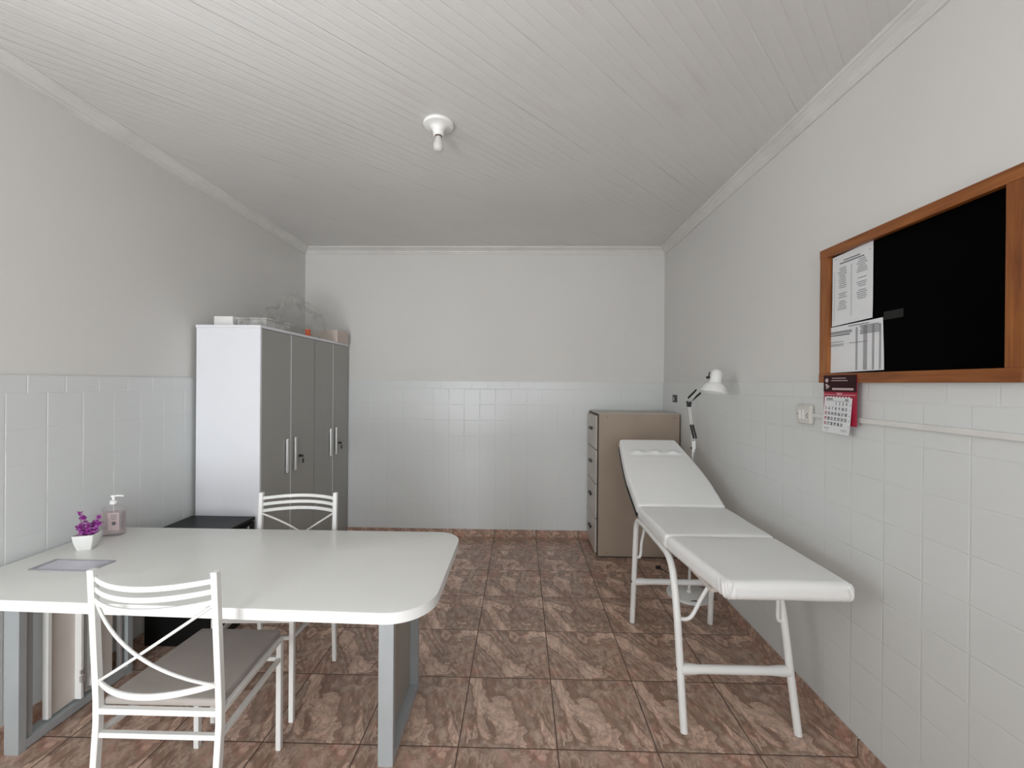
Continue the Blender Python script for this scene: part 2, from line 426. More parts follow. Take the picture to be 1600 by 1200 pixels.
b = BM()                                                   # wall behind the camera with a door and a window opening
for (x0, x1, z0, z1) in ((XL-OUT, -1.65, 0, HC), (-1.65, -.65, 2.1, HC), (-.65, -.15, 0, HC), (-.15, 1.05, 0, 1.1), (-.15, 1.05, 2.1, HC), (1.05, XR+OUT, 0, HC)):
    add_box(b, x0, x1, YB-T, YB, z0, z1)
struct('wall_front', b, M['wall'])
# tiled dado
b = BM()
for (y0, y1, z1) in ((YB, -.5, HW), (-.5, .8, 1.1), (.8, D, HW)): add_box(b, XL-OUT, XL, y0, y1, 0, z1, 0)
struct('trim_1', b, M['tile_l'])
b = BM(); add_box(b, XR, XR+OUT, YB, D, 0, HW, .002); struct('trim_2', b, M['tile_r'])
b = BM(); add_box(b, XL, XR, D, D+OUT, 0, HW, .002); struct('trim_3', b, M['tile_b'])
# skirting of floor tile
SK = .07
for nm, (x0, x1, y0, y1) in dict(baseboard_left=(XL, XL+.009, YB, D), baseboard_right=(XR-.009, XR, YB, D), baseboard_back=(XL+.009, XR-.009, D-.009, D)).items():
    b = BM(); add_box(b, x0, x1, y0, y1, 0, SK, .0015); struct(nm, b, M['skirt_x' if nm == 'baseboard_back' else 'skirt_y'])
# crown moulding: profile in (distance from wall, height)
prof = [(0, HC-.064), (.010, HC-.064), (.012, HC-.052), (.018, HC-.046), (.020, HC-.036), (.030, HC-.026), (.044, HC-.018), (.050, HC-.014), (.056, HC-.013), (.060, HC-.006), (.060, HC)]
def crown(name, P0, P1, inward, ins0, ins1):
    b = BM(); P0 = Vector(P0); P1 = Vector(P1); d = (P1-P0).normalized(); n = Vector(inward); rr = []
    for P, s, ins in ((P0, 1, ins0), (P1, -1, ins1)):
        rr.append([b.verts.new((P+d*s*a*ins+n*a).to_2d().to_3d()+Vector((0, 0, z))) for a, z in prof+[(0, HC)]])
    m = len(rr[0])
    for k in range(m): b.faces.new((rr[0][k], rr[0][(k+1) % m], rr[1][(k+1) % m], rr[1][k]))
    bmesh.ops.recalc_face_normals(b, faces=b.faces[:]); struct(name, b, M['trim'])
crown('trim_4', (XL-OUT, YB, 0), (XL-OUT, D+OUT, 0), (1, 0, 0), 0, 1)
crown('trim_5', (XL-OUT, D+OUT, 0), (XR+OUT, D+OUT, 0), (0, -1, 0), 1, 1)
crown('trim_6', (XR+OUT, YB, 0), (XR+OUT, D+OUT, 0), (-1, 0, 0), 0, 1)
# window and door frames behind the camera (their daylight is what lights the room)
b = BM()
for (x0, x1, z0, z1) in ((-.15, 1.05, 1.1, 1.14), (-.15, 1.05, 2.06, 2.1), (-.15, -.11, 1.14, 2.06), (1.01, 1.05, 1.14, 2.06), (.43, .47, 1.14, 2.06)): add_box(b, x0, x1, YB-.09, YB-.05, z0, z1)
wn = struct('window_1', b, M['white'])
b = BM()
for (y0, y1, z0, z1) in ((-.5, .8, 1.1, 1.14), (-.5, .8, 2.08, 2.12), (-.5, -.46, 1.14, 2.08), (.76, .8, 1.14, 2.08), (.13, .17, 1.14, 2.08)): add_box(b, XL-.09, XL-.05, y0, y1, z0, z1)
struct('window_2', b, M['white'])
b = BM()
for (x0, x1, z0, z1) in ((-1.65, -1.60, 0, 2.1), (-.70, -.65, 0, 2.1), (-1.60, -.70, 2.05, 2.1)): add_box(b, x0, x1, YB-T, YB, z0, z1)
dr = struct('door_1', b, M['white'])
b = BM(); add_box(b, -.700, -.665, YB+.005, YB+.86, .01, 2.05, .002); struct('light_blocking_leaf', b, M['white'], dr)   # unseen open leaf, added to block door light from the lower right wall

# ------------------------------------------------------------------ ceiling lamp holder
t = thing('ceiling_lamp', 'white round lamp holder with an unlit bare bulb on the ceiling', 'ceiling lamp', (-.42, 2.085, HC))
b = BM(); add_lathe(b, [(0, 0), (.074, 0), (.076, -.006), (.072, -.013), (.060, -.017), (.046, -.018), (.036, -.026), (.028, -.040), (.0, -.042)], 40); obj('mounting_plate', b, M['whitep'], t, 40)
b = BM(); add_lathe(b, [(0, -.036), (.029, -.036), (.026, -.058), (.0225, -.062), (.018, -.062), (.018, -.05), (0, -.05)], 32); obj('socket', b, M['whitep'], t, 40)
b = BM(); add_lathe(b, [(.0, -.050), (.0145, -.050), (.0145, -.068), (.017, -.078), (.022, -.092), (.0265, -.106), (.0255, -.121), (.019, -.133), (.009, -.1375), (0, -.138)], 32); obj('bulb', b, M['bulb'], t, 60)
b = BM(); add_lathe(b, [(.0152, -.056), (.0165, -.056), (.0165, -.0665), (.0152, -.0665)], 24); obj('bulb_collar', b, M['chip'], t, 40, label='dark collar')

# ------------------------------------------------------------------ desk
DZ = .72
t = thing('desk', 'large off-white laminate table with rounded corners and silver side legs', 'desk', (-1.2, 1.7, 0))
def rel(par, x=0, y=0): return x-par.location.x, y-par.location.y
dx, dy = 1.2, -1.7
X0d, X1d, Y0d, Y1d = XL+.012, -.288, 1.345, 2.09
rad = (.155, .12, 0, 0)
def sk(x, y): return x+dx, y+dy+.036*max(0, (-.45-x)/1.3)*(Y1d-y)/(Y1d-Y0d)      # the front edge is not quite parallel to the wall
b = BM(); add_prism(b, [sk(x, y) for x, y in rounded_rect(X0d+.001, X1d-.001, Y0d+.001, Y1d-.001, rad, 14)], DZ-.037, DZ, .002); obj('tabletop', b, M['desk'], t, 30)
ol_o = rounded_rect(X0d, X1d, Y0d, Y1d, rad, 14); b = BM()
ol_i = rounded_rect(X0d+.004, X1d-.004, Y0d+.004, Y1d-.004, (.151, .116, 0, 0), 14); zz = (DZ-.0375, DZ-.0008)
ra = [b.verts.new((*sk(x, y), zz[0])) for x, y in ol_o]; rb = [b.verts.new((*sk(x, y), zz[1])) for x, y in ol_o]
rc = [b.verts.new((*sk(x, y), zz[0])) for x, y in ol_i]; rd = [b.verts.new((*sk(x, y), zz[1])) for x, y in ol_i]
m_ = len(ra)
for k in range(m_):
    j = (k+1) % m_
    for A, B in ((ra, rb), (rb, rd), (rd, rc), (rc, ra)): b.faces.new((A[k], A[j], B[j], B[k]))
bmesh.ops.recalc_face_normals(b, faces=b.faces[:]); obj('edge_band', b, M['desk_edge'], t, 30)
def side_leg(x0, y0, y1, kind):
    f = BM(); W = .058
    add_box(f, x0+dx, x0+W+dx, y0+dy, y0+.028+dy, 0, DZ-.037, .002)
    add_box(f, x0+dx, x0+W+dx, y1-.028+dy, y1+dy, 0, DZ-.037, .002)
    add_box(f, x0+dx, x0+W+dx, y0+.028+dy, y1-.028+dy, .006, .040, .002)
    add_box(f, x0+dx, x0+W+dx, y0+.028+dy, y1-.028+dy, DZ-.072, DZ-.037, .002)
    fo = obj('side_leg', f, M['silver'], t)
    if kind == 'R':
        bx('infill_panel', M['taupe'], fo, x0+.008+dx, x0+.022+dx, y0+.028+dy, y1-.028+dy, .04, DZ-.072, .001, label='taupe infill panel')
        bx('leg_reveal', M['cabedge'], fo, x0+.0215+dx, x0+.0235+dx, y0+.028+dy, y0+.034+dy, .04, DZ-.072, label='dark seam')
    else:
        bx('inner_post', M['silver'], fo, x0+.012+dx, x0+.046+dx, y0+.028+dy, y0+.058+dy, .04, DZ-.072, .001)
        # two loose cream cover boards with white edge strips
        for (ya, yb, zb) in ((1.715, 1.815, .05), (1.865, 1.985, .045)):
            po = bx('cover_panel', M['cream'], fo, x0+.026+dx, x0+.036+dx, ya+dy, yb+dy, zb, DZ-.075, .001, label='cream cover board')
        bx('edge_strip', M['white'], fo, x0+.022+dx, x0+.046+dx, 1.700+dy, 1.715+dy, .05, DZ-.075, .002, label='white edge strip')
        for (ya, xa, xb) in ((1.815, .030, .064), (1.862, .040, .060)):
            z0 = .05 if ya < 1.85 else .075
            bx('edge_strip', M['white'], fo, x0+xa+dx, x0+xb+dx, ya+dy, ya+.012+dy, z0, DZ-.075, .002, label='white edge strip')
            lb = BM(); add_box(lb, x0+xb-.004+dx, x0+xb+.008+dx, ya-.004+dy, ya+.010+dy, z0+.075, z0+.105, .002); add_box(lb, x0+xb-.004+dx, x0+xb+.003+dx, ya-.003+dy, ya+.010+dy, z0+.11, z0+.13, .002)
            obj('latch', lb, M['alu'], fo)
        bx('edge_strip', M['alu'], fo, x0+.026+dx, x0+.046+dx, 2.015+dy, 2.025+dy, .05, DZ-.075, .002, label='metal edge strip')
side_leg(-2.006, 1.588, 2.070, 'L')
side_leg(-.534, 1.582, 1.994, 'R')
b = BM(); add_box(b, -1.955+dx, -.534+dx, 1.83+dy, 1.855+dy, DZ-.12, DZ-.037, .002); obj('cross_rail', b, M['silver'], t)

# silver panel lying on the desk (skewed a little)
t = thing('cable_hatch', 'flat silver framed panel set on the white tabletop near the flower pot', 'panel', (-1.80, 1.645, DZ))
def quad_ring(bm, pts, inset, z0, z1):
    c = sum((Vector(p) for p in pts), Vector((0, 0)))/4
    o_ = [Vector(p) for p in pts]; i_ = [p+(c-p).normalized()*inset for p in o_]
    r = [[bm.verts.new((p.x, p.y, z)) for p in q_] for q_, z in ((o_, z0), (o_, z1), (i_, z1), (i_, z0))]
    for k in range(4):
        j = (k+1) % 4
        for a_, b_ in ((r[0], r[1]), (r[1], r[2]), (r[2], r[3]), (r[3], r[0])): bm.faces.new((a_[k], a_[j], b_[j], b_[k]))
    bmesh.ops.recalc_face_normals(bm, faces=bm.faces[:]); return i_
P = [(-.128, -.046), (.124, -.050), (.134, .048), (-.128, .052)]
b = BM(); ins = quad_ring(b, P, .016, 0, .004); obj('frame', b, M['hframe'], t)
b = BM(); vs = [b.verts.new((p.x, p.y, .0015)) for p in ins]; f = b.faces.new(vs); r_ = bmesh.ops.extrude_face_region(b, geom=[f])
for v in [g for g in r_['geom'] if isinstance(g, bmesh.types.BMVert)]: v.co.z = .0002
bmesh.ops.recalc_face_normals(b, faces=b.faces[:]); obj('lid', b, M['pad'], t, label='lilac grey lid')

# flower pot
t = thing('flower_pot', 'small white square pot with artificial purple flowers on the desk', 'potted plant', (-1.925, 1.822, DZ), math.radians(20))
b = BM(); rows = [(.0245, 0), (.026, .003), (.032, .026), (.0355, .046), (.038, .066), (.0355, .066), (.033, .055)]; rings = []
for (h_, z) in rows: rings.append([b.verts.new((x, y, z)) for x, y in rounded_rect(-h_, h_, -h_, h_, (h_*.14,)*4, 3)])
for a, c in zip(rings, rings[1:]):
    for k in range(len(a)): b.faces.new((a[k], a[(k+1) % len(a)], c[(k+1) % len(a)], c[k]))
b.faces.new(rings[0][::-1]); b.faces.new(rings[-1]); obj('pot', b, M['whitep'], t, 35)
stems = [((-.012, 0), (-.030, .008, .155)), ((.0, .004), (-.014, .0, .135)), ((.004, -.006), (.006, -.008, .108)), ((.014, .004), (.034, .010, .132)), ((.012, -.004), (.046, -.004, .108)), ((-.006, -.008), (-.026, -.012, .102)), ((.006, .008), (.020, .016, .112))]
sb = BM(); fa = BM(); fb = BM()
for (bx_, by_), tip in stems:
    pts = smooth_path([(bx_, by_, .05), ((bx_+tip[0])/2, (by_+tip[1])/2, .075), tip], 5); add_tube(sb, pts, .0011, 6)
    L = len(pts)
    for i in range(3, L+1):
        base = pts[min(i, L-1)]
        for k in range(9):
            an = random.uniform(0, 6.28); el = random.uniform(-.2, 1.0); ln = random.uniform(.011, .019)*(1.15-.4*i/L)
            d = Vector((math.cos(an)*math.cos(el), math.sin(an)*math.cos(el), math.sin(el))); sd = d.cross(Vector((0, 0, 1))).normalized()*ln*.40; upn = sd.cross(d).normalized()*ln*.16
            tgt = fa if random.random() < .62 else fb
            v = [tgt.verts.new(base+q) for q in (d*.0, d*ln*.5+sd+upn, d*ln, d*ln*.5-sd+upn, d*ln*.45-upn)]
            for tri in ((0, 1, 4), (1, 2, 4), (2, 3, 4), (3, 0, 4), (0, 3, 1), (1, 3, 2)): tgt.faces.new([v[q] for q in tri])
obj('stem', sb, M['stem'], t); obj('petals', fa, M['fl1'], t, label='deep purple petals'); obj('petals', fb, M['fl2'], t, label='lilac petals')

# soap dispenser
t = thing('soap_dispenser', 'clear pump bottle of pale pink liquid soap on the desk by the wall', 'soap dispenser', (-1.968, 1.985, DZ), math.radians(14))
def rr_loft(rows, n=4):
    b = BM(); rings = []
    for (hx, hy, r, z) in rows: rings.append([b.verts.new((x, y, z)) for x, y in rounded_rect(-hx, hx, -hy, hy, (min(r, hx, hy),)*4, n)])
    for a, c in zip(rings, rings[1:]):
        for k in range(len(a)): b.faces.new((a[k], a[(k+1) % len(a)], c[(k+1) % len(a)], c[k]))
    b.faces.new(rings[0][::-1]); b.faces.new(rings[-1]); return b
obj('bottle', rr_loft([(.040, .022, .008, 0), (.043, .025, .009, .004), (.043, .025, .009, .128), (.040, .022, .010, .136), (.016, .014, .013, .141), (.014, .014, .013, .150)]), M['bottle'], t, 30)
obj('liquid', rr_loft([(.037, .019, .008, .004), (.0395, .0215, .008, .008), (.0395, .0215, .008, .112)]), M['soap'], t, 30)
bx('label', M['label'], t, -.008, .038, -.0262, -.0252, .028, .112, label='pink paper label')
b = BM(); m4 = Matrix.Translation((.017, -.0265, .062)) @ Matrix.Rotation(math.pi/2, 4, 'X'); add_lathe(b, [(0, 0), (.009, 0), (.009, .0006), (0, .0006)], 16, m4)
for k, (wd, z) in enumerate(((.03, .103), (.022, .097), (.026, .090), (.018, .082))): add_box(b, .016-wd/2, .016+wd/2, -.0268, -.0262, z-.001, z+.001)
obj('label_print', b, M['ink'], t)
b = BM(); add_lathe(b, [(0, .150), (.015, .150), (.015, .166), (.008, .168), (.006, .170), (.006, .182), (.011, .184), (.011, .192), (0, .193)], 20); add_tube(b, [(0, 0, .188), (.02, 0, .189), (.042, 0, .186)], .0042, 10); obj('pump', b, M['whitep'], t, 40)
b = BM(); add_tube(b, [(0, 0, .15), (.002, 0, .08), (.012, 0, .012)], .002, 8); obj('dip_tube', b, M['whitep'], t, 40)

# ------------------------------------------------------------------ chairs
def chair(label):
    t = thing('metal_chair', label, 'chair', (0, 0, 0), 0, None)
    wb, wf, dep = .194, .166, .370; s = .020
    for sx in (-1, 1):
        b = BM(); add_tube(b, [(sx*wb*.985, -.028, 0), (sx*wb, 0, .40), (sx*wb, 0, .47), (sx*wb*.99, -.022, .882)], 0, rect=(s, s), upv=(0, 1, 0))
        add_box(b, sx*wb*.99-s/2, sx*wb*.99+s/2, -.022-s/2, -.022+s/2, .880, .887, .003); obj('rear_leg', b, M['white'], t)
    for sx in (-1, 1):
        b = BM(); add_tube(b, [(sx*wf, dep, 0), (sx*wf, dep, .445)], 0, rect=(s, s), upv=(0, 1, 0)); obj('front_leg', b, M['white'], t)
    b = BM()
    add_tube(b, [(-wb, 0, .437), (wb, 0, .437)], 0, rect=(.018, .018), upv=(0, 0, 1)); add_tube(b, [(-wf, dep, .437), (wf, dep, .437)], 0, rect=(.018, .018), upv=(0, 0, 1))
    for sx in (-1, 1): add_tube(b, [(sx*wb, 0, .437), (sx*wf, dep, .437)], 0, rect=(.018, .018), upv=(0, 0, 1))
    obj('seat_frame', b, M['white'], t)
    for pts in (((-wb, 0, .362), (wb, 0, .362)), ((-wf, dep, .362), (wf, dep, .362)), ((-wb, 0, .362), (-wf, dep, .362)), ((wb, 0, .362), (wf, dep, .362))):
        b = BM(); add_tube(b, pts, 0, rect=(.016, .016), upv=(0, 0, 1)); obj('stretcher', b, M['white'], t)
    def fn(v):
        k = 1-.13*(v.y+dep/2)/dep
        puff = .006*max(0, 1-(v.x/.17)**2)*max(0, 1-(v.y/.17)**2) if v.z > 0 else 0
        return Vector((v.x*k, v.y, v.z+puff))
    b = BM(); add_cushion(b, .186, dep/2+.004, .013, .010, fn, (20, 20, 8), mat4((0, dep/2+.012, .457))); obj('seat', b, M['seat'], t, 60, label='taupe vinyl seat pad')
    def arc(z, bul, hx=.186, y0=-.02): return [(hx*u, y0-bul*(1-u*u), z) for u in [i/9-1 for i in range(19)]]
    for z in (.857, .825, .791):
        b = BM(); add_tube(b, arc(z, .062, y0=-.018), 0, rect=(.006, .016), upv=(0, 0, 1)); obj('back_slat', b, M['white'], t)
    b = BM(); add_tube(b, arc(.528, .060, y0=-.003), 0, rect=(.006, .018), upv=(0, 0, 1)); obj('back_rail', b, M['white'], t)
    for sx in (-1, 1):
        pts = [(sx*.186*u, -.010-.004*sx-.060*(1-u*u), .657-.125*u*1.0) for u in [i/9-1 for i in range(19)]]
        b = BM(); add_tube(b, pts, .0048, 10); obj('cross_brace', b, M['white'], t, 60)
    return t
c1 = chair('white metal chair nearest the camera, seen from behind, taupe seat under the desk'); c1.location = (-1.120, 1.280, 0); c1['group'] = 'white metal chairs at the desk'
dup(c1, (-1.160, 2.150, 0), math.radians(182.3), 'white metal chair on the far side of the desk, in front of the wardrobes')

# ------------------------------------------------------------------ black drawer unit
t = thing('drawer_unit', 'low black drawer unit on the floor behind the desk beside the wardrobe', 'drawer unit', (-1.872, 2.432, 0))
bx('body', M['black'], t, -.198, .190, -.165, .165, .0, .595, .003); bx('top_panel', M['black'], t, -.198, .205, -.170, .168, .595, .617, .003)
for k in range(3):
    z0 = .03+k*.188; dr = bx('drawer', M['black'], t,   .191, .205, -.160, .162, z0, z0+.182, .002)
    bx('handle', M['alu'], dr, .205, .215, -.05, .05, z0+.135, z0+.145, .002, label='metal handle')
b = BM(); m4 = Matrix.Translation((.2055, .10, .57)) @ Matrix.Rotation(math.pi/2, 4, 'Y'); add_lathe(b, [(0, 0), (.008, 0), (.008, .003), (0, .004)], 16, m4); obj('lock', b, M['alu'], t)

# ------------------------------------------------------------------ wardrobes
def wardrobe(y0, label, hinge, Ww, dp):
    t = thing('wardrobe', label, 'wardrobe', (XL+(.018 if hinge else .006)+dp/2, y0+Ww/2, 0), 0, 'two-door wardrobes against the left wall')
    hx, hy, Hh = dp/2, Ww/2, 1.826
    b = BM(); add_box(b, -hx, hx-.018, -hy, hy, .03, Hh-.018, .001); obj('carcass', b, M['wardrobe'], t)
    bx('side_panel', M['wardrobe'], t, -hx, hx if hinge else hx-.020, -hy-.0005, -hy+.016, .0, Hh-.018, .001)
    bx('top_panel', M['wardrobe'], t, -hx-.002, hx+.004, -hy-.006 if hinge else -hy, hy, Hh-.018, Hh, .002)
    bx('plinth', M['door'], t, -hx+.01, hx-.03, -hy+.01, hy-.01, 0, .03)
    for k in (0, 1):
        a = (-hy+(.019 if hinge else .006), .009)[k]; c = (.005, hy-.002)[k]
        d = bx('door', M['door'], t, hx-.017, hx, a, c, .035, Hh-.021, .0015, label='grey door')
        bx('door_edging', M['wardrobe'], d, hx-.0172, hx+.0004, (c-.003) if k == 0 else (a-.0005), (c+.0005) if k == 0 else (a+.003), .035, Hh-.021, label='white edge strip')
        yh = c-.058 if k == 0 else a+.045
        hb = BM(); add_box(hb, hx+.006, hx+.016, yh-.011, yh+.011, .825, 1.065, .003)
        for z in (.85, 1.04): add_box(hb, hx, hx+.007, yh-.005, yh+.005, z-.006, z+.006, .001)
        obj('handle', hb, M['alu'], d, label='aluminium bar handle')
        if k == 1:
            kb = BM(); m4 = Matrix.Translation((hx, a+.120, .915)) @ Matrix.Rotation(math.pi/2, 4, 'Y'); add_lathe(kb, [(0, 0), (.010, 0), (.010, .012), (.007, .016), (0, .016)], 16, m4)
            add_box(kb, hx+.014, hx+.028, a+.112, a+.128, .908, .922, .001); add_box(kb, hx+.024, hx+.030, a+.112, a+.130, .862, .894, .002); add_tube(kb, [(hx+.025, a+.12, .91), (hx+.028, a+.121, .890)], .0018, 6)
            obj('lock', kb, M['blackp'], d, label='black lock with hanging key')
    return t
wardrobe(2.618, 'grey two-door wardrobe nearest the camera, its pale side panel facing the room', True, .700, .412)
wardrobe(3.321, 'grey two-door wardrobe in the back left corner, behind the other one', False, .648, .423)

WZ = 1.826
b = BM(); add_cushion(b, .062, .05, .034, .003, None, (10, 10, 8), mat4((-1.948, 2.745, WZ+.034))); tag(obj('white_box', b, M['whitep'], None, 40), 'small plain white box standing on the front edge of the nearer wardrobe', 'box')
t = thing('storage_box', 'low clear plastic box on top of the nearer wardrobe beside the white box', 'box', (-1.765, 2.82, WZ))
b = BM(); add_box(b, -.095, .10, -.12, .16, 0, .048, .006)
obj('container', b, M['tray'], t, 40)
b = BM(); add_box(b, -.10, .105, -.125, .165, .048, .060, .004); obj('lid', b, M['tray'], t, 40)
def crumple(v, amp, sc, seed):
    p = v*sc+Vector((seed, seed*1.7, seed*.3))
    return v*(1+amp*noise.noise(p)+amp*.7*noise.noise(p*2.7)+amp*.35*abs(noise.noise(p*6)))
b = BM(); bmesh.ops.create_icosphere(b, subdivisions=5, radius=1)
for v in b.verts:
    q = crumple(v.co.copy(), .42, 1.3, 4.2); z = q.z
    v.co = Vector((q.x*.150, q.y*.27, max(0.0, (z+.55)*.20+.06*noise.noise(q*2.5))))
o = obj('plastic_bag', b, M['bag'], None, 30, loc=(-1.845, 3.36, WZ+.062)); tag(o, 'crumpled see-through plastic bag lying on top of the wardrobes', 'plastic bag'); o.location.z = WZ+.002; o.location.y = 3.36
b = BM(); add_box(b, -1.90, -1.638, 3.70, 3.94, WZ, WZ+.108, .002); o = obj('cardboard_box', b, M['kraft'], None); tag(o, 'pale pinkish box on top of the wardrobe in the back corner', 'box')
b = BM(); add_box(b, -1.690, -1.660, 3.08, 3.11, WZ, WZ+.055, .003)
o = obj('small_carton', b, M['orange'], None); tag(o, 'tiny orange-red carton on top of the wardrobe edge', 'carton'); o.location = (-.0, .16, 0)

# ------------------------------------------------------------------ filing cabinet
t = thing('filing_cabinet', 'beige-brown metal filing cabinet with four drawers in the back right corner', 'filing cabinet', (.998, 3.77, 0))
hx, hy, CH = .353, .222, 1.218
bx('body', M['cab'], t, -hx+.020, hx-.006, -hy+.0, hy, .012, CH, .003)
bx('base', M['cabedge'], t, -hx+.03, hx-.012, -hy+.006, hy-.006, 0, .014)
bx('front_frame', M['cabedge'], t, -hx+.010, -hx+.022, -hy+.004, hy-.004, .02, CH-.006, .001, label='dark gap behind the drawer fronts')
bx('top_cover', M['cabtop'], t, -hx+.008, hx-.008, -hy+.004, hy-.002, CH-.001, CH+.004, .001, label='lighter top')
bx('front_post', M['cabedge'], t, -hx+.010, -hx+.021, -hy-.0004, -hy+.012, .012, CH, .001, label='dark front edge')
bx('rear_seam', M['cabedge'], t, hx-.009, hx-.0055, -hy-.0004, -hy+.01, .014, CH, label='dark rear edge')
for k in range(4):
    z0 = .035+k*.293
    d = bx('drawer', M['cabtop'], t, -hx-.004, -hx+.014, -hy+.014, hy-.010, z0, z0+.285, .004)
    hb = BM(); add_box(hb, -hx-.018, -hx-.004, -.055, .055, z0+.160, z0+.172, .003); add_box(hb, -hx-.022, -hx-.014, -.055, .055, z0+.150, z0+.166, .003)
    obj('handle', hb, M['blackp'], d, label='dark recessed pull')
for x, z in ((-.26, CH-.03), (.30, CH-.03), (-.26, .04), (.30, .04)):
    b = BM(); add_lathe(b, [(0, 0), (.004, 0), (.003, .002), (0, .0025)], 10, Matrix.Translation((x, -hy, z)) @ Matrix.Rotation(math.pi/2, 4, 'X'))
    obj('screw', b, M['chip'], t, label='dark side screw')

# ------------------------------------------------------------------ examination table
t = thing('examination_table', 'white padded examination couch with raised head section and tubular steel legs', 'examination table', (.945, 2.2, 0))
ox, oy = .945, 2.2
xl, xr = .708, 1.172
path = [(1.776, 0), (1.825, .21), (1.870, .42), (1.915, .56), (1.955, .632), (2.01, .662), (2.10, .668), (2.40, .668), (2.49, .660), (2.530, .628), (2.548, .56), (2.572, .28), (2.594, 0)]
for sx, x in ((-1, xl), (1, xr)):
    pts = [(x-ox+sx*.006*(1-z/.66), y-oy, z) for y, z in path]; pts = smooth_path(pts, 5)
    pts[0].z = 0; pts[-1].z = 0
    b = BM(); add_tube(b, pts, .0158, 18); obj('leg_frame', b, M['white'], t, 50)
for yy, z, rr_ in ((1.832, .232, .0185), (2.572, .262, .0175)):
    b = BM(); n_ = 12
    add_tube(b, [(xl-ox+(xr-xl)*i/n_, yy-oy, z) for i in range(n_+1)], [rr_*(1+.22*(1 if i in (0, 1, n_-1, n_) else 0)) for i in range(n_+1)], 14); obj('stretcher', b, M['white'], t, 50)
    for x in (xl, xr):
        cb = BM(); add_lathe(cb, [(0, 0), (.008, 0), (.007, .004), (0, .005)], 12, Matrix.Translation((x-ox+(.0155 if x == xr else -.0155), yy-oy, z)) @ Matrix.Rotation(math.pi/2*(1 if x == xr else -1), 4, 'Y')); obj('bolt', cb, M['chip'], t)
for x, s in ((xl, 1), (xr, -1)):
    for yy, z, l in ((1.872, .43, .125 if s > 0 else .032), (2.556, .42, .045 if s > 0 else .06)):
        b = BM(); ys = -1 if yy < 2 else 1
        add_tube(b, smooth_path([(x-ox, yy-oy, z), (x-ox+s*(.010+l*.22), yy-oy, z-.003), (x-ox+s*(.012+l*.42), yy-oy, z+.016), (x-ox+s*l*.80, yy-oy, z+.085), (x-ox+s*l*1.15, yy-oy, z+.17), (x-ox+s*l*1.2, yy-oy, .672)], 6), .0085, 12); obj('brace', b, M['white'], t, 50)
# support board below the pads
b = BM(); add_box(b, xl-ox+.03, xr-ox-.03, 1.62-oy, 2.46-oy, .672, .686, .002); obj('support_board', b, M['cream'], t, label='board under the pads')
def wrinkle_fn(hx, hy, hz, taper=None, corner=0., seed=0.):
    def fn(v):
        k = 1.
        q = v.copy()
        crown_ = .007*max(0, 1-(q.x/hx)**2)*max(0, 1-(q.y/hy)**4)
        if q.z > 0: q.z += crown_
        n = noise.noise(Vector((q.x*6+seed, q.y*6, q.z*6)))*.0025
        q.z += n
        if corner:
            for sx in (-1, 1):
                d = Vector((q.x-sx*hx, q.y+hy)); r = d.length
                if r < .13 and q.z < hz*.85:
                    s_ = (hx-abs(q.x))-(q.y+hy)                 # runs round the corner
                    a = (1-r/.13)**1.2*corner*(1 if s_ < .03 else .45)
                    n2 = math.sin(s_*285+(q.z+hz)*(70 if s_ < 0 else -70)+.8*math.sin(s_*90))*a
                    q += (Vector((sx, 0, 0)) if s_ < 0 else Vector((0, -1, 0)) if s_ > .012 else Vector((sx*.7, -.7, 0)))*n2
        if taper: q.x = q.x*taper(q.y/hy)[0]+taper(q.y/hy)[1]
        return q
    return fn
# foot pad y 1.525..1.99, seat pad 1.99..2.455
TH = .036
def pad(name, xa0, xb0, xa1, xb1, y0, y1, ztop, corner=0., seed=0., mtx=None, n=(34, 34, 12), r=.018):
    hx = (xb1-xa1)/2; hy = (y1-y0)/2
    def tap(u):
        s = (1-u)/2                               # 1 at near end
        wid = ((xb0-xa0)*s+(xb1-xa1)*(1-s))/2; mid = ((xb0+xa0)*s+(xb1+xa1)*(1-s))/2
        return wid/hx, mid-ox
    b = BM(); m = mtx if mtx is not None else mat4((0, (y0+y1)/2-oy, ztop-TH)); add_cushion(b, hx, hy, TH, r, wrinkle_fn(hx, hy, TH, tap, corner, seed), n, m)
    return obj(name, b, M['vinyl'], t, 60)
pad('foot_pad', .748, 1.212, .688, 1.206, 1.520, 1.988, .757, .0042, 1., n=(110, 110, 26), r=.027)
pad('seat_pad', .690, 1.206, .690, 1.206, 1.992, 2.462, .757, 0, 5.)
# head section: hinged at y 2.466, rises
ang = math.atan2(1.05-.745, 3.09-2.47); Lh = .70; hx = .257
def headfn(v):
    u = (v.y+Lh/2)/Lh                       # 0 hinge .. 1 head end
    s = 1 if u < .35 else 1-.22*((u-.35)/.65)**1.25
    q = v.copy(); q.x *= s; q.x += .0-.025*max(0, u-.3)
    if q.z > 0:
        q.z += .010*max(0, 1-(q.x/hx)**2)*math.sin(math.pi*min(1, max(0, u)))
        rid = .745
        for cx in (-.135, -.005, .125): q.z += .017*math.exp(-((q.x-cx*.95)/.028)**2-((u-rid)/.030)**2)
        q.z -= .006*math.exp(-((u-rid+.035)/.014)**2)*max(0, 1-(q.x/.2)**4)
        q.z += .002*math.exp(-((u-rid)/.03)**2)*max(0, 1-(q.x/.2)**4)
    return q
hm = Matrix.Translation((0, 2.472-oy, .722)) @ Matrix.Rotation(ang, 4, 'X') @ Matrix.Translation((0, Lh/2, TH*.2))
hm = Matrix.Translation((.948-ox, 0, 0)) @ hm
b = BM(); add_cushion(b, hx, Lh/2, TH, .020, headfn, (60, 90, 12), hm); obj('head_pad', b, M['vinyl'], t, 60)
def boardfn(v):
    q = headfn(Vector((v.x, v.y, -1))); return Vector((q.x, q.y, v.z))
